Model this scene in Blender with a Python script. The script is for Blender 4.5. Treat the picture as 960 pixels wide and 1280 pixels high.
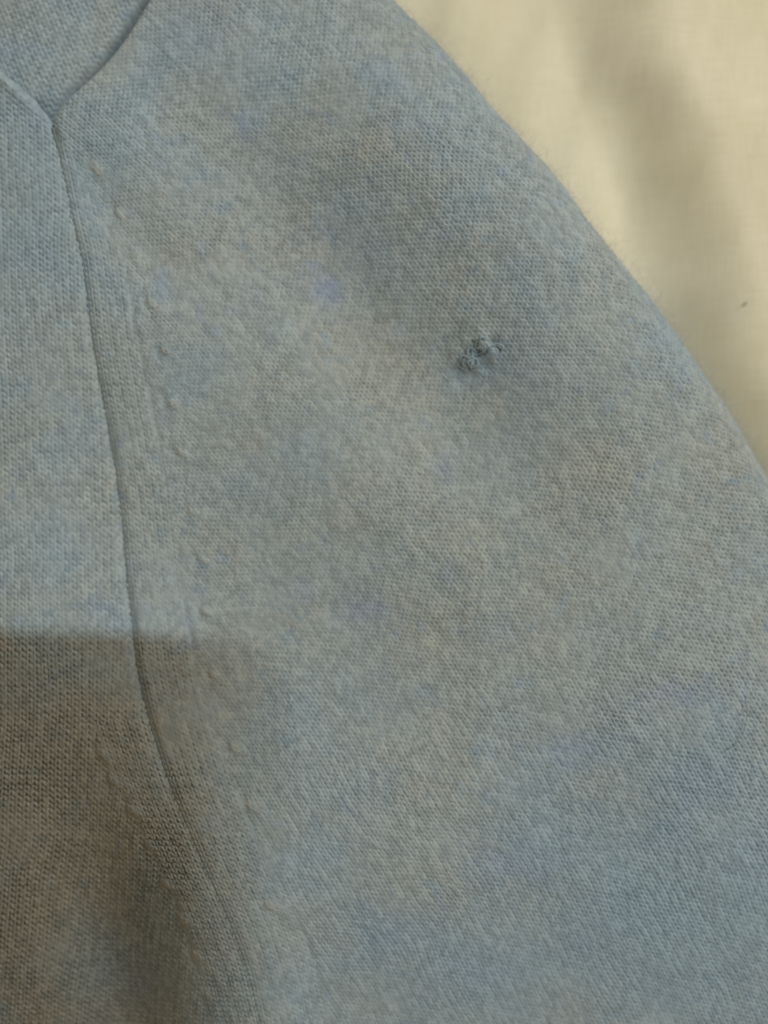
import bpy, math
import numpy as np
from mathutils import Vector, Matrix

rng = np.random.default_rng(11)
for o in list(bpy.data.objects):
    bpy.data.objects.remove(o)
SC = bpy.context.scene
COL = SC.collection

# ------------------------------------------------------------------ camera
S = 0.17 / 960.0            # metres per photo pixel on the reference plane
Z0 = 0.022                  # reference height of the knit
D = 0.26                    # lens to reference plane
cam_d = bpy.data.cameras.new('camera')
cam = bpy.data.objects.new('camera', cam_d)
COL.objects.link(cam)
cam.location = (0, 0, Z0 + D)
cam_d.sensor_fit = 'VERTICAL'
cam_d.sensor_height = 24.0
cam_d.lens = 24.0 * D / (1280 * S)
cam_d.clip_start = 0.01
cam_d.clip_end = 50
cam_d.dof.use_dof = True
cam_d.dof.focus_distance = D - 0.004
cam_d.dof.aperture_fstop = 2.0
SC.camera = cam

# ------------------------------------------------------------------ world, lamps, exposure
w = bpy.data.worlds.new("World")
SC.world = w
w.use_nodes = True
bg = w.node_tree.nodes['Background']
bg.inputs[0].default_value = (1.0, 0.735, 0.445, 1)
bg.inputs[1].default_value = 0.375

def area(name, loc, target, sx, sy, power, colour):
    d = bpy.data.lights.new(name, 'AREA')
    d.shape = 'RECTANGLE'
    d.size, d.size_y = sx, sy
    d.energy = power
    d.color = colour
    o = bpy.data.objects.new(name, d)
    COL.objects.link(o)
    o.location = loc
    z = (Vector(loc) - Vector(target)).normalized()
    x = Vector((1, 0, 0)); x = (x - z * x.dot(z)).normalized()
    o.rotation_euler = Matrix((x, z.cross(x), z)).transposed().to_euler()
    return o

KEY = area('ceiling_lamp', (0.649, 0.555, 1.918), (0, 0, 0), 0.15, 0.024, 26.5, (0.80, 0.94, 1.0))
FILL = area('side_lamp', (0.80, 0.66, 0.62), (0, 0, 0), 0.35, 0.35, 7.4, (1.0, 0.95, 0.86))

SC.view_settings.view_transform = 'Standard'
SC.view_settings.look = 'None'
SC.view_settings.exposure = 0.0
SC.view_settings.gamma = 1.0

# ------------------------------------------------------------------ helpers
def fbm(x, y, scale, octaves=3, seed=0):
    """value noise in -1..1 (x, y arrays, scale = size of a blob)"""
    out = np.zeros_like(x, dtype=np.float64)
    amp, tot = 1.0, 0.0
    for k in range(octaves):
        r = np.random.default_rng(seed * 131 + k)
        L = r.uniform(-1, 1, (256, 256))
        a = x / scale * (2 ** k) + 37.3 * k
        b = y / scale * (2 ** k) + 11.7 * k
        ia, ib = np.floor(a).astype(int), np.floor(b).astype(int)
        fa, fb = a - ia, b - ib
        fa = fa * fa * fa * (fa * (fa * 6 - 15) + 10)
        fb = fb * fb * fb * (fb * (fb * 6 - 15) + 10)
        v = (L[ia % 256, ib % 256] * (1 - fa) * (1 - fb) + L[(ia + 1) % 256, ib % 256] * fa * (1 - fb)
             + L[ia % 256, (ib + 1) % 256] * (1 - fa) * fb + L[(ia + 1) % 256, (ib + 1) % 256] * fa * fb)
        out += amp * v
        tot += amp
        amp *= 0.5
    return out / tot * 1.6

def gauss(px, py, cx, cy, ang, sl, ss):
    """elongated bump: sl along the axis at ang degrees below the horizontal, ss across it"""
    c, s = math.cos(math.radians(ang)), math.sin(math.radians(ang))
    a = (px - cx) * c + (py - cy) * s
    b = -(px - cx) * s + (py - cy) * c
    return np.exp(-0.5 * ((a / sl) ** 2 + (b / ss) ** 2))

def smooth(x, a, b):
    t = np.clip((x - a) / (b - a), 0, 1)
    return t * t * (3 - 2 * t)

def polydist(px, py, pts):
    """signed distance to a polyline (positive on its right/up side in picture terms)"""
    best = np.full(px.shape, 1e18)
    sign = np.ones(px.shape)
    for (x0, y0), (x1, y1) in zip(pts[:-1], pts[1:]):
        dx, dy = x1 - x0, y1 - y0
        t = np.clip(((px - x0) * dx + (py - y0) * dy) / (dx * dx + dy * dy), 0, 1)
        ex, ey = px - (x0 + t * dx), py - (y0 + t * dy)
        d2 = ex * ex + ey * ey
        cr = ex * dy - ey * dx
        m = d2 < best
        best = np.where(m, d2, best)
        sign = np.where(m, np.sign(cr), sign)
    return np.sqrt(best) * sign

def catmull(pts, n=12):
    p = [np.array(q, float) for q in pts]
    p = [2 * p[0] - p[1]] + p + [2 * p[-1] - p[-2]]
    out = []
    for i in range(1, len(p) - 2):
        for k in range(n):
            t = k / n
            out.append(0.5 * ((2 * p[i]) + (-p[i - 1] + p[i + 1]) * t + (2 * p[i - 1] - 5 * p[i] + 4 * p[i + 1] - p[i + 2]) * t * t
                              + (-p[i - 1] + 3 * p[i] - 3 * p[i + 1] + p[i + 2]) * t ** 3))
    out.append(p[-2])
    return np.array(out)

def wx(px): return (px - 480.0) * S
def wy(py): return (640.0 - py) * S

def link(name, me, mat, parent=None):
    o = bpy.data.objects.new(name, me)
    COL.objects.link(o)
    if mat:
        me.materials.append(mat)
    if parent is not None:
        o.parent = parent
    return o

def mesh_from(name, V, F, smooth_shade=True):
    me = bpy.data.meshes.new(name)
    V = np.asarray(V, np.float32)
    F = np.asarray(F, np.int32)
    k = F.shape[1]
    me.vertices.add(len(V))
    me.vertices.foreach_set('co', V.ravel())
    me.loops.add(F.size)
    me.loops.foreach_set('vertex_index', F.ravel())
    me.polygons.add(len(F))
    me.polygons.foreach_set('loop_start', np.arange(0, F.size, k, dtype=np.int32))
    me.polygons.foreach_set('use_smooth', np.full(len(F), smooth_shade))
    me.update(calc_edges=True)
    me.validate()
    return me

def grid_faces(nr, nc, keep=None, flip=False):
    i = np.arange(nr * nc).reshape(nr, nc)
    f = np.stack([i[:-1, :-1], i[1:, :-1], i[1:, 1:], i[:-1, 1:]], -1)
    if flip:
        f = f[..., ::-1]
    f = f.reshape(-1, 4)
    if keep is not None:
        k = keep[:-1, :-1] & keep[1:, :-1] & keep[1:, 1:] & keep[:-1, 1:]
        f = f[k.ravel()]
    return f

def compact(V, F, *attrs):
    used = np.zeros(len(V), bool)
    used[F.ravel()] = True
    idx = np.cumsum(used) - 1
    return V[used], idx[F], [a[used] for a in attrs]

def add_uv(me, u, v):
    lay = me.uv_layers.new(name='knit')
    li = np.empty(len(me.loops), np.int32)
    me.loops.foreach_get('vertex_index', li)
    lay.data.foreach_set('uv', np.stack([u[li], v[li]], -1).astype(np.float32).ravel())

def add_attr(me, name, val):
    a = me.attributes.new(name, 'FLOAT', 'POINT')
    a.data.foreach_set('value', val.astype(np.float32))

def tubes(paths, radii, sides=5):
    """paths: list of (n,3); one tube per path, all in one V, F"""
    Vs, Fs, base = [], [], 0
    for P, R in zip(paths, radii):
        P = np.asarray(P, float)
        n = len(P)
        R = np.broadcast_to(np.asarray(R, float), (n,))
        T = np.gradient(P, axis=0)
        T /= np.linalg.norm(T, axis=1, keepdims=True) + 1e-12
        ref = np.array([0.13, 0.21, 0.97])
        A = np.cross(T, ref); A /= np.linalg.norm(A, axis=1, keepdims=True) + 1e-12
        B = np.cross(T, A)
        th = np.arange(sides) * 2 * np.pi / sides
        ring = P[:, None, :] + R[:, None, None] * (A[:, None, :] * np.cos(th)[None, :, None] + B[:, None, :] * np.sin(th)[None, :, None])
        Vs.append(ring.reshape(-1, 3))
        for i in range(n - 1):
            for k in range(sides):
                a, b = base + i * sides + k, base + i * sides + (k + 1) % sides
                Fs.append((a, b, b + sides, a + sides))
        base += n * sides
    return np.concatenate(Vs), np.array(Fs)

# ------------------------------------------------------------------ materials
def nodes_of(name):
    m = bpy.data.materials.new(name)
    m.use_nodes = True
    nt = m.node_tree
    return m, nt, nt.nodes['Principled BSDF']

def N(nt, typ, **kw):
    n = nt.nodes.new(typ)
    for k, v in kw.items():
        if k in n.inputs.keys() if isinstance(k, str) else False:
            n.inputs[k].default_value = v
        else:
            setattr(n, k, v)
    return n

def ramp(nt, fac, stops):
    r = nt.nodes.new('ShaderNodeValToRGB')
    e = r.color_ramp.elements
    e[0].position, e[0].color = stops[0][0], (*stops[0][1], 1)
    e[1].position, e[1].color = stops[-1][0], (*stops[-1][1], 1)
    for p, c in stops[1:-1]:
        x = e.new(p); x.color = (*c, 1)
    nt.links.new(fac, r.inputs[0])
    return r

def mixc(nt, fac, a, b, mode='MIX'):
    n = nt.nodes.new('ShaderNodeMix')
    n.data_type = 'RGBA'
    n.blend_type = mode
    for sock, val in ((n.inputs[0], fac), (n.inputs[6], a), (n.inputs[7], b)):
        if isinstance(val, bpy.types.NodeSocket):
            nt.links.new(val, sock)
        elif isinstance(val, (int, float)):
            sock.default_value = val
        else:
            sock.default_value = (*val, 1)
    return n.outputs[2]

WOOL = (0.224, 0.254, 0.255)
def wool(name, base=WOOL):
    m, nt, p = nodes_of(name)
    L = nt.links.new
    uv = N(nt, 'ShaderNodeUVMap'); uv.uv_map = 'knit'
    geo = N(nt, 'ShaderNodeTexCoord')
    # melange yarn: every few stitches the strand turns bluer, greyer or warmer
    mp = N(nt, 'ShaderNodeMapping'); mp.inputs['Scale'].default_value = (1.0, 0.45, 1.0)
    L(uv.outputs[0], mp.inputs[0])
    n1 = N(nt, 'ShaderNodeTexNoise'); n1.inputs['Scale'].default_value = 0.55; n1.inputs['Detail'].default_value = 3
    L(mp.outputs[0], n1.inputs['Vector'])
    n2 = N(nt, 'ShaderNodeTexNoise'); n2.inputs['Scale'].default_value = 45; n2.inputs['Detail'].default_value = 3
    n3 = N(nt, 'ShaderNodeTexNoise'); n3.inputs['Scale'].default_value = 210; n3.inputs['Detail'].default_value = 2
    L(geo.outputs['Object'], n2.inputs['Vector'])
    mp3 = N(nt, 'ShaderNodeMapping'); mp3.inputs['Location'].default_value = (3.1, 1.7, 0.4)
    L(geo.outputs['Object'], mp3.inputs[0]); L(mp3.outputs[0], n3.inputs['Vector'])
    b = base
    warm = (b[0] * 1.06, b[1] * 0.995, b[2] * 0.93)
    cool = (b[0] * 0.91, b[1] * 0.985, b[2] * 1.06)
    c = ramp(nt, n2.outputs['Fac'], [(0.34, cool), (0.5, b), (0.68, warm)]).outputs[0]
    f3 = ramp(nt, n3.outputs['Fac'], [(0.58, (0, 0, 0)), (0.74, (0.8, 0.8, 0.8))]).outputs[0]
    c = mixc(nt, f3, c, (b[0] * 0.84, b[1] * 0.92, b[2] * 1.08))
    f1 = ramp(nt, n1.outputs['Fac'], [(0.30, (0.90, 0.90, 0.90)), (0.70, (1.08, 1.08, 1.08))]).outputs[0]
    c = mixc(nt, 1.0, c, f1, 'MULTIPLY')
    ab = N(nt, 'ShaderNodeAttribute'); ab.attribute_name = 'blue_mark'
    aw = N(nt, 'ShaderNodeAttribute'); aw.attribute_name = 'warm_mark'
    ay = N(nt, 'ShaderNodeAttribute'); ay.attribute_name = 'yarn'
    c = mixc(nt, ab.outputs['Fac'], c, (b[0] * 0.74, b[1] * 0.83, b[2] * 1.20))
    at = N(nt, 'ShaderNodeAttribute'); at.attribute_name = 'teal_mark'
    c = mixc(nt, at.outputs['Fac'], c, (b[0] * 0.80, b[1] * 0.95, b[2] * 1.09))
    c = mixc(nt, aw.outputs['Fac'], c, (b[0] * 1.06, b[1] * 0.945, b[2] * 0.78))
    yr = ramp(nt, ay.outputs['Fac'], [(0.0, (0.86, 0.87, 0.88)), (1.0, (1.13, 1.12, 1.11))]).outputs[0]
    c = mixc(nt, 1.0, c, yr, 'MULTIPLY')
    L(c, p.inputs['Base Color'])
    p.inputs['Roughness'].default_value = 0.95
    p.inputs['Specular IOR Level'].default_value = 0.1
    p.inputs['Sheen Weight'].default_value = 0.18
    p.inputs['Sheen Roughness'].default_value = 0.6
    # fibre relief
    nf = N(nt, 'ShaderNodeTexNoise'); nf.inputs['Scale'].default_value = 3200; nf.inputs['Detail'].default_value = 3
    L(geo.outputs['Object'], nf.inputs['Vector'])
    bp = N(nt, 'ShaderNodeBump'); bp.inputs['Strength'].default_value = 0.35; bp.inputs['Distance'].default_value = 0.0003
    L(nf.outputs['Fac'], bp.inputs['Height']); L(bp.outputs[0], p.inputs['Normal'])
    return m

M_WOOL = wool('pale_blue_wool')
M_SEAM = wool('seam_yarn', (0.14, 0.165, 0.16))  # darker than the knit: the groove's shade put into the yarn colour

def cotton():
    m, nt, p = nodes_of('cream_cotton')
    L = nt.links.new
    geo = N(nt, 'ShaderNodeTexCoord')
    n2 = N(nt, 'ShaderNodeTexNoise'); n2.inputs['Scale'].default_value = 28; n2.inputs['Detail'].default_value = 3
    L(geo.outputs['Object'], n2.inputs['Vector'])
    c = ramp(nt, n2.outputs['Fac'], [(0.30, (0.500, 0.455, 0.325)), (0.70, (0.545, 0.505, 0.39))]).outputs[0]
    hs = []
    for sc in ((3900, 260, 1), (240, 3700, 1)):       # slubby warp and weft
        mp = N(nt, 'ShaderNodeMapping'); mp.inputs['Scale'].default_value = sc
        L(geo.outputs['Object'], mp.inputs[0])
        n = N(nt, 'ShaderNodeTexNoise'); n.inputs['Scale'].default_value = 0.5; n.inputs['Detail'].default_value = 2
        L(mp.outputs[0], n.inputs['Vector'])
        hs.append(n.outputs['Fac'])
    ad = N(nt, 'ShaderNodeMath', operation='ADD'); L(hs[0], ad.inputs[0]); L(hs[1], ad.inputs[1])
    hf = N(nt, 'ShaderNodeMath', operation='MULTIPLY'); L(ad.outputs[0], hf.inputs[0]); hf.inputs[1].default_value = 0.5
    t = ramp(nt, hf.outputs[0], [(0.32, (0.925, 0.91, 0.88)), (0.68, (1.05, 1.05, 1.05))]).outputs[0]
    c = mixc(nt, 1.0, c, t, 'MULTIPLY')
    L(c, p.inputs['Base Color'])
    p.inputs['Roughness'].default_value = 0.9
    p.inputs['Specular IOR Level'].default_value = 0.15
    bp = N(nt, 'ShaderNodeBump'); bp.inputs['Strength'].default_value = 0.25; bp.inputs['Distance'].default_value = 0.0002
    L(hf.outputs[0], bp.inputs['Height']); L(bp.outputs[0], p.inputs['Normal'])
    return m
M_COTTON = cotton()

def plain(name, colour, rough=0.6, noise=0.08):
    m, nt, p = nodes_of(name)
    g = N(nt, 'ShaderNodeTexCoord')
    n = N(nt, 'ShaderNodeTexNoise'); n.inputs['Scale'].default_value = 900
    nt.links.new(g.outputs['Object'], n.inputs['Vector'])
    r = ramp(nt, n.outputs['Fac'], [(0.3, tuple(c * (1 - noise) for c in colour)), (0.7, tuple(c * (1 + noise) for c in colour))])
    nt.links.new(r.outputs[0], p.inputs['Base Color'])
    p.inputs['Roughness'].default_value = rough
    return m

# ------------------------------------------------------------------ bed sheet (cream cotton, soft folds)
def sheet_z(px, py):
    z = np.full(px.shape, -3.5)
    q = px - 0.27 * (py - 200) + 14 * fbm(px, py, 170, 2, 9)
    z += 3.5 * gauss(px, py, 700, 190, 62, 300, 60)       # cloth rises towards the sweater
    z += 10.0 * smooth(q, 782, 935)                        # and climbs again to the right
    z -= 3.0 * smooth(q, 900, 1200)
    z += 1.2 * fbm(px, py, 260, 2, 5)
    z += 0.75 * fbm(px + 0.3 * py, py * 0.4, 90, 2, 6)
    return z

lines = lambda lo, hi, flo, fhi, f, c: np.unique(np.concatenate([np.arange(lo, flo, c), np.arange(flo, fhi, f), np.arange(fhi, hi + c, c)]))
gx = lines(-2600, 3600, 420, 1150, 6, 60); gy = lines(-2600, 4000, -120, 760, 6, 60)
PX, PY = np.meshgrid(gx, gy)
V = np.stack([wx(PX), wy(PY), sheet_z(PX, PY) * 1e-3], -1).reshape(-1, 3)
sheet_me = mesh_from('bed_sheet', V, grid_faces(len(gy), len(gx)))
sheet = link('bed_sheet', sheet_me, M_COTTON)
sheet['label'] = 'cream cotton sheet with soft folds spread under the pale blue sweater'
sheet['category'] = 'sheet'

# ------------------------------------------------------------------ sweater
SW = bpy.data.objects.new('sweater', None)
COL.objects.link(SW)
SW['label'] = 'pale blue fine knit wool sweater lying on the cream sheet'
SW['category'] = 'sweater'

SEAM = catmull([(42, 60), (52, 110), (63, 150), (75, 200), (90, 270), (103, 330), (113, 420), (125, 500), (140, 590), (150, 680), (160, 770),
                (170, 840), (185, 900), (205, 960), (225, 1010), (255, 1080), (285, 1150), (305, 1210), (320, 1280), (336, 1350), (360, 1450), (390, 1560)])
LIP_R = catmull([(430, -260), (300, -150), (215, -60), (175, 0), (155, 32), (130, 66), (100, 100), (76, 124), (65, 140), (63, 150)])
LIP_L = catmull([(-260, -190), (-160, -70), (-70, 22), (0, 84), (30, 110), (50, 133), (63, 150)])
def x_of(curve, y):
    i = np.argsort(curve[:, 1]); return np.interp(y, curve[i, 1], curve[i, 0])
def right_edge(y): return np.where(y < 150, x_of(LIP_R, y), x_of(SEAM, y))
def left_edge(y): return np.where(y < 150, x_of(LIP_L, y), x_of(SEAM, y))
EDGE = catmull([(330, -260), (400, -130), (455, -60), (505, 0), (550, 45), (602, 108), (652, 170), (704, 228), (762, 302), (812, 362), (862, 432),
                (912, 502), (962, 578), (1010, 655), (1060, 745), (1110, 850), (1160, 980), (1200, 1130), (1230, 1320), (1250, 1560)], 4)
EDGE = (EDGE - (480, 640)) * 1.074 + (480, 640)

def body_z(px, py):
    """broad undulation of the garment, millimetres over the reference plane"""
    z = np.zeros(px.shape)
    z -= 7.0 * gauss(px, py, 400, 325, 50, 190, 72)       # hollow below the fold
    z -= 3.2 * gauss(px, py, 590, 535, 45, 110, 55)
    z += 6.0 * gauss(px, py, 650, 270, 50, 270, 70)       # ridge along the fold
    z -= 1.5 * gauss(px, py, 165, 285, 45, 110, 24)       # crease out of the corner
    z += 0.9 * gauss(px, py, 150, 165, 35, 90, 26)
    z -= 2.0 * gauss(px, py, 285, 915, 70, 90, 40)
    z -= 5.0 * gauss(px, py, 135, 1240, 78, 140, 45)
    z += 2.4 * gauss(px, py, 255, 1130, 68, 170, 50)
    z += 1.8 * gauss(px, py, 520, 1080, 20, 180, 110)
    z -= 2.0 * gauss(px, py, 720, 1040, -35, 170, 60)
    z += 2.0 * gauss(px, py, 860, 900, -30, 140, 60)
    z += 1.0 * gauss(px, py, 50, 480, 90, 260, 50)
    z -= 11.0 * smooth(py, 930, 1560)
    z -= 5.5 * gauss(px, py, 310, 720, 50, 260, 140)
    z += 0.7 * fbm(px, py, 210, 3, 3)
    z += 0.10 * fbm(px, py, 38, 2, 8)
    return z

WALE = 8.8        # picture pixels per column of stitches
COURSE = 7.1      # and per row
JIT = rng.uniform(-1, 1, (512, 512, 3))

def stitch(u, v, rib=0.0):
    """stocking stitch relief 0..1 over (u = wales, v = courses)"""
    iu = np.floor(u).astype(int)
    s = (u - iu - 0.5) * 2
    a = np.abs(s)
    ph = v + 0.62 * a
    iv = np.floor(ph).astype(int)
    side = (s > 0).astype(int)
    j = JIT[(iu * 2 + side) % 512, iv % 512] * 1.3
    f = ph - iv
    across = np.clip(1 - ((a - 0.5 - 0.06 * j[..., 1]) / 0.56) ** 2, 0, 1)
    along = np.clip(1 - (np.abs(f - 0.5) * 2) ** 2.2 * 0.80, 0, 1)
    h = across ** 0.7 * along
    h = 1 - (1 - np.clip(h, 0, 1)) ** 1.7 * (0.85 + 0.35 * j[..., 0])
    # small holes where the legs of neighbouring loops meet
    da = np.minimum(a, 1 - a) * WALE * 0.5
    df = np.minimum(f, 1 - f) * COURSE
    hole = np.exp(-(da ** 2 + df ** 2) / (2 * 1.35 ** 2)) * np.clip(0.75 + 0.6 * JIT[iu % 512, np.round(ph).astype(int) % 512, 0], 0.1, 1.4)
    chan = np.exp(-((1 - a) * WALE * 0.5 / 1.2) ** 2)
    return h - 0.85 * hole - rib * chan, 0.5 + 0.5 * j[..., 2]

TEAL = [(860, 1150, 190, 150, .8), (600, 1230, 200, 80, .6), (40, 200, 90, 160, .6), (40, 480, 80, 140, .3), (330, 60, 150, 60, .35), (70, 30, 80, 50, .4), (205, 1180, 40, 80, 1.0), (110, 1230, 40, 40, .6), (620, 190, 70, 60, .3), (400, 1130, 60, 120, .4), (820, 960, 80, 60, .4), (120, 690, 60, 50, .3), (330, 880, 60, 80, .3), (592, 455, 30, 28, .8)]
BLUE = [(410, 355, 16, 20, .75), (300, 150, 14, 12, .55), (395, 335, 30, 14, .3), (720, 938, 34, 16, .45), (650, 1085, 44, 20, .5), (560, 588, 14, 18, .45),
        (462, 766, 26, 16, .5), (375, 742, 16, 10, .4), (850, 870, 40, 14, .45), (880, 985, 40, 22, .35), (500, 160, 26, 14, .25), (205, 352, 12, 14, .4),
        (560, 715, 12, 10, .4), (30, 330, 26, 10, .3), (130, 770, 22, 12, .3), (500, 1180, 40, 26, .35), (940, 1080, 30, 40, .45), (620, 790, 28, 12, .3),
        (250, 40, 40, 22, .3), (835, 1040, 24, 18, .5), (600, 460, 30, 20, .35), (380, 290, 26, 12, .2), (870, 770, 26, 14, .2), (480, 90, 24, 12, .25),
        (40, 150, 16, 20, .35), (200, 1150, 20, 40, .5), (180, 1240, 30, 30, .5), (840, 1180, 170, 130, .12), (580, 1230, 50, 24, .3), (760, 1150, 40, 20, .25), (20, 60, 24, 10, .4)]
WARM = [(600, 650, 190, 130, .32), (470, 480, 150, 90, .2), (900, 720, 120, 70, .25), (60, 960, 90, 80, .35), (250, 1090, 50, 140, .3), (540, 680, 22, 12, .5), (320, 545, 20, 16, .3), (860, 740, 30, 14, .3), (240, 880, 18, 14, .3), (800, 560, 26, 14, .2), (200, 245, 26, 10, .25),  # lower-left patches put the phone shadow's brown into the wool; others are melange
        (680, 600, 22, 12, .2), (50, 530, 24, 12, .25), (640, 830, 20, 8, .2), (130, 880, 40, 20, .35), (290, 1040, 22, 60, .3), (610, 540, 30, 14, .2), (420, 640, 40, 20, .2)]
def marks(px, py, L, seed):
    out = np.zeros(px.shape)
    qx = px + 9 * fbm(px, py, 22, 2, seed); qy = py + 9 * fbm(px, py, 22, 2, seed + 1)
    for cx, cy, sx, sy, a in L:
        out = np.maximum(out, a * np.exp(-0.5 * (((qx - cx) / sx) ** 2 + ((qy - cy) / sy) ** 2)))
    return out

# wale fields -----------------------------------------------------------
def diag_field(px, py):
    phi = math.radians(53.5); r0 = 4200.0
    cx, cy = 520 - r0 * math.sin(phi), 620 + r0 * math.cos(phi)
    r = np.hypot(px - cx, py - cy)
    th = np.arctan2(py - cy, px - cx)
    return (r - r0) / WALE, (th * r0) / COURSE

def strip_width(y): return np.interp(y, [150, 200, 330, 480, 700, 900, 1100, 1300, 1500], [4, 18, 52, 60, 66, 74, 82, 88, 90])

SNAG = [(570, 438, 7, .55), (588, 449, 7, .75), (604, 424, 8, .6), (613, 437, 6, .5), (582, 424, 6, .3), (566, 452, 5, .3), (600, 412, 5, .3),
        (592, 465, 6.5, -.9), (600, 440, 5.5, -1.0), (609, 454, 5.5, -.9), (573, 459, 7, -.9), (594, 434, 4, -.8), (617, 425, 5, -.8), (580, 471, 9, -.7)]
def snag_z(px, py):
    z = -0.9 * np.exp(-((px - 596) ** 2 + (py - 452) ** 2) / (2 * 34 ** 2))
    for cx, cy, r, h in SNAG:
        z = z + h * np.exp(-((px - cx) ** 2 + (py - cy) ** 2) / (2 * (r * 0.85) ** 2))
    return z

MARKS = [(118, 208, 48), (146, 265, 45), (168, 322, 40), (188, 378, 38), (205, 438, 30), (213, 505, 28), (224, 566, 25), (238, 640, 22), (249, 700, 30), (253, 768, 25), (264, 848, 32), (292, 940, 25), (314, 1010, 35), (338, 1135, 25), (128, 942, 40), (142, 976, 30), (166, 1012, 25), (188, 1056, 30), (209, 1105, 25), (229, 1152, 30), (246, 1200, 30)]
def mark_z(px, py):
    z = np.zeros(px.shape)
    for x, y, a in MARKS:
        c = math.cos(math.radians(a)); s_ = math.sin(math.radians(a))
        z += 0.30 * gauss(px, py, x + 5 * c, y + 5 * s_, a, 15, 6.5)
        z -= 0.42 * gauss(px, py, x - 13 * c + 1, y - 13 * s_ + 3, 75, 8, 4)
    return z

def panel_front():
    py = lines(-200, 1500, -20, 1350, 1.35, 5)
    c = np.concatenate([np.arange(0, 6, 0.8), np.arange(6, 960, 1.35), np.arange(960, 1300, 4)])
    C_, PY = np.meshgrid(c, py)
    PX = right_edge(PY) + C_
    wob = 3.5 * fbm(PX, PY, 90, 2, 21)
    u1, v1 = diag_field(PX + wob, PY + 2.5 * fbm(PX, PY, 110, 2, 22))
    u2, v2 = C_ / WALE + 0.02, PY / COURSE
    sw = strip_width(PY)
    # ragged zigzag where the diagonal columns run into the strip beside the seam
    zig = 3.0 * np.abs(((PY / 62.0) % 1.0) - 0.5) * 2 - 1.5
    instrip = (C_ < sw + zig) & (PY > 175)
    u = np.where(instrip, u2, u1); v = np.where(instrip, v2, v1)
    h, yarn = stitch(u, v, np.where(instrip, 0.30, 0.42 * smooth(PY + 0.25 * (PX - 480), 780, 1050) + 0.22 * smooth(-PY - 0.5 * PX, -330, -150)))
    dl = np.abs(C_ - sw - zig)
    fade = smooth(PY, 190, 330)
    groove = np.exp(-(dl / 4.5) ** 2) * fade
    blend = 1 - 0.25 * np.exp(-(dl / 5) ** 2) * fade
    z = body_z(PX, PY)
    z += 0.34 * h * blend * (0.82 + 0.35 * fbm(PX, PY, 70, 2, 41))
    z -= 0.22 * groove * np.clip(0.5 + 0.8 * fbm(PX, PY, 40, 1, 31), 0, 1.2)
    # boundary: rolls down at the lip, small groove at the seam
    depth = np.interp(PY, [-200, 60, 115, 150, 200, 300, 420, 820, 930, 1020, 1300, 1500], [6.5, 6.0, 4.6, 1.4, .5, .6, 1.0, 1.2, 1.05, .42, .24, .20])
    rw = np.interp(PY, [-200, 100, 150, 260, 500, 1000], [6, 6, 5.5, 5.8, 6.8, 6.8])
    z -= depth * np.exp(-(C_ / rw) ** 1.6)
    z += snag_z(PX, PY) + mark_z(PX, PY)
    # fold of the fabric at the right: roll over and under
    e = polydist(PX, PY, EDGE)                # + outside
    z -= 5.5 * (1 - smooth(-e, 10, 290))      # the garment falls away towards the fold
    R = 11.0 / (S * 1e3) * 1.0                # roll radius in px
    Lq = R * math.pi / 2
    flat_e = e - (Lq - R)                     # fabric distance to the extreme of the roll
    th = np.clip((flat_e + Lq) / R, 0, None)
    inroll = th > 0
    # outward direction from the numerical gradient of e
    k = 2.0
    ex = (polydist(PX + k, PY, EDGE) - polydist(PX - k, PY, EDGE)); ey = (polydist(PX, PY + k, EDGE) - polydist(PX, PY - k, EDGE))
    nn = np.hypot(ex, ey) + 1e-9
    ex, ey = ex / nn, ey / nn
    relief = z
    out = np.where(inroll, R * np.sin(np.minimum(th, math.pi)) - R * th, 0.0)
    zz = np.where(inroll, -R * (1 - np.cos(np.minimum(th, math.pi))), 0.0) * S * 1e3
    out -= np.where(th > math.pi, 0, 0)
    nrm_out = np.where(inroll, np.sin(np.minimum(th, math.pi)), 0.0)
    nrm_z = np.where(inroll, np.cos(np.minimum(th, math.pi)), 1.0)
    X = PX + ex * (out + nrm_out * relief / (S * 1e3))
    Y = PY + ey * (out + nrm_out * relief / (S * 1e3))
    Zm = zz + nrm_z * relief
    keep = (th < 2.25) & (ex * 0 == 0)
    V = np.stack([wx(X), wy(Y), Z0 + Zm * 1e-3], -1).reshape(-1, 3)
    F = grid_faces(len(py), len(c), keep)
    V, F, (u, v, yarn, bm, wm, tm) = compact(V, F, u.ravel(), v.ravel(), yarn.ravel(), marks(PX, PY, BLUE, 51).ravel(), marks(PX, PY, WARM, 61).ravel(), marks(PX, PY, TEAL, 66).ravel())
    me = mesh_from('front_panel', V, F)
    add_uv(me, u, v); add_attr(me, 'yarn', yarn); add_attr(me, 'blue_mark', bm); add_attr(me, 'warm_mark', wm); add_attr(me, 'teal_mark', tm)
    return link('front_panel', me, M_WOOL, SW), V

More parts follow.
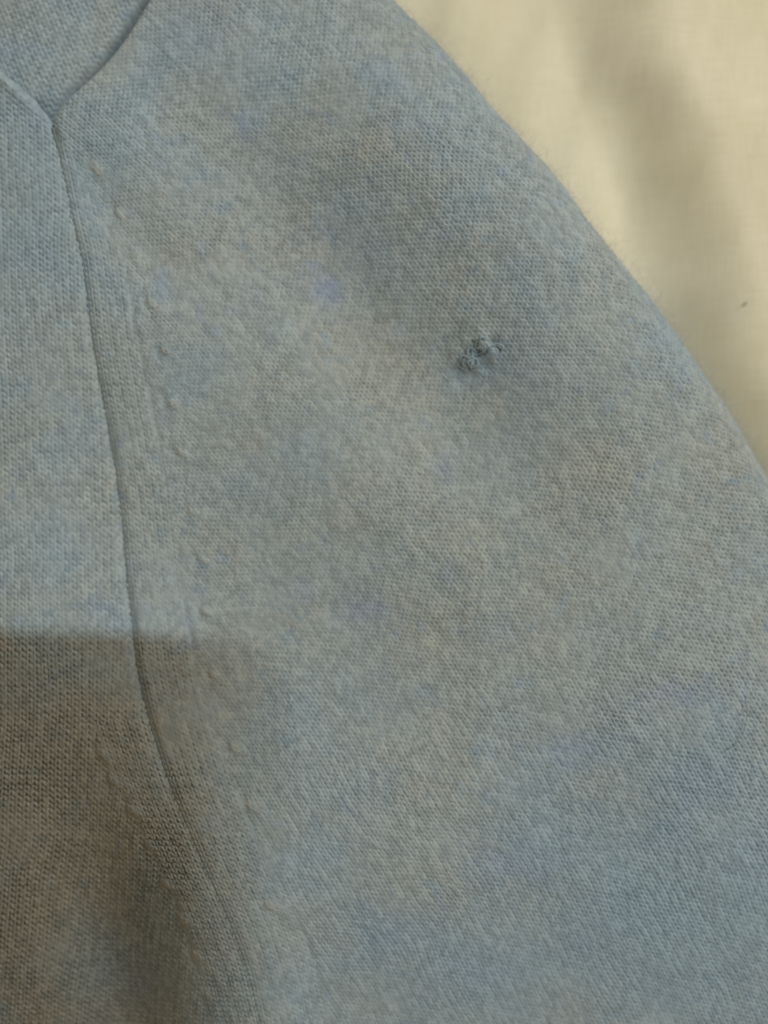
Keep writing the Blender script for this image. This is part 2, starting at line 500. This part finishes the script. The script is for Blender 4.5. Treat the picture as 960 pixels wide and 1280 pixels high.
LINE_L = catmull([(118, 900), (135, 960), (170, 1020), (205, 1095), (232, 1170), (250, 1260), (262, 1350), (275, 1500)])
def panel_side():
    py = lines(-200, 1500, -20, 1350, 1.35, 5)
    c = np.concatenate([np.arange(0, 6, 0.8), np.arange(6, 345, 1.35), np.arange(345, 560, 4)])
    C_, PY = np.meshgrid(c, py)
    PX = left_edge(PY) - C_
    lean = 1.0 * smooth(PY, 760, 1300)
    wob = 2.0 * fbm(PX, PY, 80, 2, 71)
    u1 = (PX + wob - 0.030 * (PY - 500) + lean * 0.10 * (PY - 760)) / (WALE * 1.05)
    v1 = (PY + 2.5 * fbm(PX, PY, 110, 2, 72)) / COURSE
    u2 = C_ / WALE + 0.02; v2 = PY / COURSE
    lx = x_of(LINE_L, PY)
    instrip = (PX > lx) & (PY > 900)
    u = np.where(instrip, u2, u1); v = np.where(instrip, v2, v1)
    h, yarn = stitch(u, v, 0.30)
    dl = np.abs(PX - lx)
    fade = smooth(PY, 880, 980)
    z = body_z(PX, PY)
    amp = 0.34 + 0.14 * smooth(PY, 820, 1000)
    z += mark_z(PX, PY)
    z += amp * h * (0.85 + 0.3 * fbm(PX, PY, 70, 2, 42)) * (1 - 0.25 * np.exp(-(dl / 5) ** 2) * fade)
    z -= 0.16 * np.exp(-(dl / 4.5) ** 2) * fade * (0.5 + 0.5 * fbm(PX, PY, 40, 1, 33))
    depth = np.interp(PY, [-200, 60, 120, 150, 200, 300, 420, 820, 930, 1020, 1300, 1500], [3.4, 3.2, 2.6, 1.0, .45, .55, 1.0, 1.2, 1.05, .42, .24, .20])
    rw = np.interp(PY, [-200, 110, 150, 260, 500, 1000], [8, 8, 6, 5.4, 6.2, 6.2])
    z -= depth * np.exp(-(C_ / rw) ** 1.6)
    z += 1.8 * np.exp(-((C_ - 16) / 13) ** 2) * smooth(-PY, -150, -60)       # plump finished edge over the inner layer
    z -= 2.5 * smooth(C_, 60, 200) * smooth(-PY, -170, -60) * 0.3
    V = np.stack([wx(PX), wy(PY), Z0 + z * 1e-3], -1).reshape(-1, 3)
    F = grid_faces(len(py), len(c), None, flip=True)
    me = mesh_from('side_panel', V, F)
    add_uv(me, u.ravel(), v.ravel()); add_attr(me, 'yarn', yarn.ravel())
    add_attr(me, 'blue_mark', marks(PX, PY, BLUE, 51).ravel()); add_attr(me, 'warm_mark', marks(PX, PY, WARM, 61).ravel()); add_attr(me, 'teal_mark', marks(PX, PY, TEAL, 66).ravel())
    return link('side_panel', me, M_WOOL, SW), V

def panel_inner():
    py = lines(-190, 215, -20, 170, 1.5, 5)
    px = lines(-250, 380, -20, 200, 1.5, 5)
    PX, PY = np.meshgrid(px, py)
    phi = math.radians(-62)
    a = PX * math.cos(phi) + PY * math.sin(phi); b = -PX * math.sin(phi) + PY * math.cos(phi)
    u = (b + 2 * fbm(PX, PY, 80, 2, 81)) / WALE; v = a / COURSE
    h, yarn = stitch(u, v)
    z = body_z(PX, PY) - 3.2 + 0.36 * h
    z += 1.8 * gauss(PX, PY, 78, 14, -48, 120, 36)
    lip = np.abs(polydist(PX, PY, LIP_R))
    z -= 3.6 * np.exp(-(lip / 7.5) ** 2) * smooth(-PY, -150, -95)
    z -= 2.6 * smooth(PX, 150, 230) + 2.6 * smooth(PY, 112, 165)
    V = np.stack([wx(PX), wy(PY), Z0 + z * 1e-3], -1).reshape(-1, 3)
    me = mesh_from('inner_panel', V, grid_faces(len(py), len(px)))
    add_uv(me, u.ravel(), v.ravel()); add_attr(me, 'yarn', yarn.ravel())
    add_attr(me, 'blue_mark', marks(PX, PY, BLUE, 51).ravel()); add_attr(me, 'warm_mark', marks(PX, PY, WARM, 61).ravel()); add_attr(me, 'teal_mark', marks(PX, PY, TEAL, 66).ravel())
    return link('inner_panel', me, M_WOOL, SW), V

front, VF = panel_front()
side, VS = panel_side()
inner, VI = panel_inner()
inner['label'] = 'layer of the sweater seen inside the v-shaped opening'

def top_z(px, py):
    return Z0 * 1e3 + body_z(np.array([float(px)]), np.array([float(py)]))[0]

# seam yarn: a whipped strand lying in the groove
ys = np.arange(158, 1480, 2.0)
xs = x_of(SEAM, ys)
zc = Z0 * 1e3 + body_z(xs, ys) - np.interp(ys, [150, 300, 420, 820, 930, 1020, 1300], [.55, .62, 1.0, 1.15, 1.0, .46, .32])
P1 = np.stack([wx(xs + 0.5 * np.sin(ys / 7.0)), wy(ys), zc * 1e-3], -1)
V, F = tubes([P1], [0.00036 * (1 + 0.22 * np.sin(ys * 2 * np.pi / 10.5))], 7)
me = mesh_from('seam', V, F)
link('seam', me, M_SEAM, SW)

# fashioning marks: small tight doubled stitches where columns are knitted together
for x, y, a in MARKS:
    gx_, gy_ = np.arange(-20, 22.1, 1.3), np.arange(-13, 13.1, 1.3)
    X, Y = np.meshgrid(gx_, gy_)
    k = rng.uniform(0.85, 1.15)
    h, yarn = stitch(Y / (WALE * 1.05) + 0.5, X / (COURSE * 1.2) + rng.uniform(0, 9))
    ca, sa = math.cos(math.radians(a)), math.sin(math.radians(a))
    px_, py_ = x + (X * ca - Y * sa) * k, y + (X * sa + Y * ca) * k
    dome = np.exp(-(np.where(X < -4, X + 4, (X + 4) * 0.30) / 7.5) ** 2 - (Y / 6.8) ** 2)
    z = body_z(px_, py_) + mark_z(px_, py_) - 0.36 + 0.60 * dome + 0.24 * h
    V = np.stack([wx(px_), wy(py_), Z0 + z * 1e-3], -1).reshape(-1, 3)
    base = np.array([wx(x), wy(y), Z0 + top_z(x, y) * 0])
    me = mesh_from('fashioning_mark', V - base, grid_faces(len(gy_), len(gx_)))
    add_attr(me, 'yarn', 0.25 + 0.5 * yarn.ravel()); add_uv(me, Y.ravel() / WALE + x, X.ravel() / COURSE + y)
    o = link('fashioning_mark', me, M_WOOL, SW)
    o.location = base

# snag: a small puckered knot of pulled loops
paths, rad = [], []
for k in range(26):
    t = np.linspace(0, 1, 14)
    q, p = rng.normal(0, 15), rng.normal(0, 7)
    cx, cy = 593 + q * 0.80 + p * 0.6, 443 - q * 0.60 + p * 0.8
    rr = rng.uniform(3.5, 8.0)
    ang = rng.uniform(0, 6.28) + t * rng.uniform(1.6, 4.2)
    x = cx + rr * np.cos(ang) + rng.uniform(-4, 4) * t; y = cy + 0.8 * rr * np.sin(ang) + rng.uniform(-4, 4) * t
    z = Z0 * 1e3 + body_z(x, y) + snag_z(x, y) + 0.18 + rng.uniform(0.1, 0.55) * np.sin(np.pi * t)
    paths.append(np.stack([wx(x), wy(y), z * 1e-3], -1))
    rad.append(rng.uniform(0.00013, 0.00024) * np.sin(np.pi * np.clip(t * 0.84 + 0.08, 0, 1)) ** 0.5)
V, F = tubes(paths, rad, 7)
me = mesh_from('snag', V, F)
add_attr(me, 'yarn', np.repeat(rng.uniform(0.45, 0.95, len(V) // 98), 98)); add_attr(me, 'teal_mark', np.full(len(V), 0.85))
o = link('snag', me, M_WOOL, SW)
o['label'] = 'small puckered knot of pulled yarn'

# fuzz: loose wool fibres standing off the knit
def fuzz(count_flat, count_edge):
    allv = np.concatenate([VF, VS])
    inx = (np.abs(allv[:, 0]) < 0.10) & (np.abs(allv[:, 1]) < 0.13)
    pool = allv[inx]
    P = pool[rng.integers(0, len(pool), count_flat)]
    d = polydist((VF[:, 0] / S + 480), (640 - VF[:, 1] / S), EDGE)
    rim = VF[(d > -60) & (VF[:, 2] > Z0 - 0.0150) & (np.abs(VF[:, 1]) < 0.13)]
    Q = rim[rng.integers(0, len(rim), count_edge)]
    P = np.concatenate([P, Q])
    n = len(P)
    seg = 5
    ang = rng.uniform(0, 2 * np.pi, n)
    dirv = np.stack([np.cos(ang), np.sin(ang), rng.uniform(0.05, 0.55, n)], -1)
    dirv[count_flat:] += np.array([0.65, 0.55, 0.15])
    ln = 0.0007 + 0.0030 * rng.random(n) ** 2.2
    curl = rng.uniform(-1.5, 1.5, n)
    pts = []
    for k in range(seg):
        t = k / (seg - 1)
        a2 = curl * t
        dx = dirv[:, 0] * np.cos(a2) - dirv[:, 1] * np.sin(a2)
        dy = dirv[:, 0] * np.sin(a2) + dirv[:, 1] * np.cos(a2)
        dz = dirv[:, 2] * (1 - 0.9 * t)
        pts.append(P + np.stack([dx, dy, dz], -1) * (ln * t)[:, None])
    pts = np.stack(pts, 1)
    r = 0.000011
    off = np.array([[1, 0, 0.2], [-0.5, 0.87, 0], [-0.5, -0.87, 0.1]]) * r
    V = (pts[:, :, None, :] + off[None, None]).reshape(-1, 3)
    b = np.arange(n)[:, None, None, None] * seg * 3 + np.arange(seg - 1)[None, :, None, None] * 3
    k = np.arange(3)[None, None, :, None]
    k2 = (k + 1) % 3
    F = np.concatenate([b + k, b + k2, b + k2 + 3, b + k + 3], -1).reshape(-1, 4)
    me = mesh_from('wool_fuzz', V, F)
    add_attr(me, 'yarn', np.full(len(V), 0.8))
    o = link('wool_fuzz', me, M_WOOL, SW)
    o['kind'] = 'stuff'
fuzz(14000, 4500)

# ------------------------------------------------------------------ small loose things
def strand(name, pts, r, mat, label, cat):
    c = catmull(pts, 8)
    P = np.stack([wx(c[:, 0]), wy(c[:, 1]), c[:, 2] * 1e-3], -1)
    t = np.linspace(0, 1, len(P))
    V, F = tubes([P], [r * (1 - 0.35 * t)], 6)
    o = link(name, mesh_from(name, V, F), mat)
    o['label'] = label; o['category'] = cat
M_HAIR = plain('dark_hair', (0.11, 0.095, 0.075), 0.5)
hz = lambda x, y, up=0.55: top_z(x, y) + up
strand('stray_hair', [(928, 868, hz(928, 868)), (931, 890, hz(931, 890)), (927, 912, hz(927, 912)), (918, 928, hz(918, 928)), (904, 938, hz(904, 938, .6))], 0.000055, M_HAIR,
       'single dark curved hair lying on the sweater near its right side', 'hair')
M_LINT = plain('dark_lint', (0.06, 0.05, 0.035), 0.9)
tx, ty = 931, 380
lx, ly = tx, ty
for _ in range(4):      # the sheet lies lower than the knit: step along the line of sight until the speck rests on it
    lz = float(sheet_z(np.array([float(lx)]), np.array([float(ly)]))[0]) + 0.30
    kf = (D + Z0 - lz * 1e-3) / D
    lx, ly = 480 + (tx - 480) * kf, 640 + (ty - 640) * kf
strand('lint_speck', [(lx - 2.5, ly + 2, lz), (lx, ly, lz + .1), (lx + 2.5, ly - 2, lz)], 0.00018, M_LINT, 'tiny dark speck of lint on the cream sheet', 'lint')

# ------------------------------------------------------------------ the telephone that takes the picture (its shade falls on the lower left)
import bmesh
def rbox(x0, x1, y0, y1, z0, z1, r, seg=6):
    bm = bmesh.new()
    vs = []
    for cx, cy, a0 in ((x1 - r, y1 - r, 0), (x0 + r, y1 - r, 90), (x0 + r, y0 + r, 180), (x1 - r, y0 + r, 270)):
        for k in range(seg + 1):
            a = math.radians(a0 + 90 * k / seg)
            vs.append(bm.verts.new((cx + r * math.cos(a), cy + r * math.sin(a), z0)))
    f = bm.faces.new(vs)
    ex = bmesh.ops.extrude_face_region(bm, geom=[f])
    for v in ex['geom']:
        if isinstance(v, bmesh.types.BMVert):
            v.co.z = z1
    bmesh.ops.recalc_face_normals(bm, faces=bm.faces)
    me = bpy.data.meshes.new('part')
    bm.to_mesh(me); bm.free()
    return me
PH = bpy.data.objects.new('telephone', None)
COL.objects.link(PH)
zc = Z0 + D
PH.location = (0, 0, zc)
PH['label'] = 'dark mobile telephone held above the sweater with its lens facing down'
PH['category'] = 'telephone'
M_BODY = plain('phone_black', (0.03, 0.03, 0.032), 0.4)
M_GLASS = plain('phone_glass', (0.01, 0.01, 0.012), 0.1)
PX0, PX1, PY0, PY1 = -0.014, 0.063, -0.098, 0.0545
link('body', rbox(PX0, PX1, PY0, PY1, 0.004, 0.012, 0.009), M_BODY, PH)
link('screen', rbox(PX0 + .002, PX1 - .002, PY0 + .002, PY1 - .002, 0.0121, 0.0125, 0.007), M_GLASS, PH)
link('camera_rim', rbox(-0.008, 0.008, -0.030, 0.008, 0.0025, 0.0039, 0.007), M_BODY, PH)
link('lens', rbox(-0.005, 0.005, -0.005, 0.005, 0.0016, 0.0024, 0.0049), M_GLASS, PH)
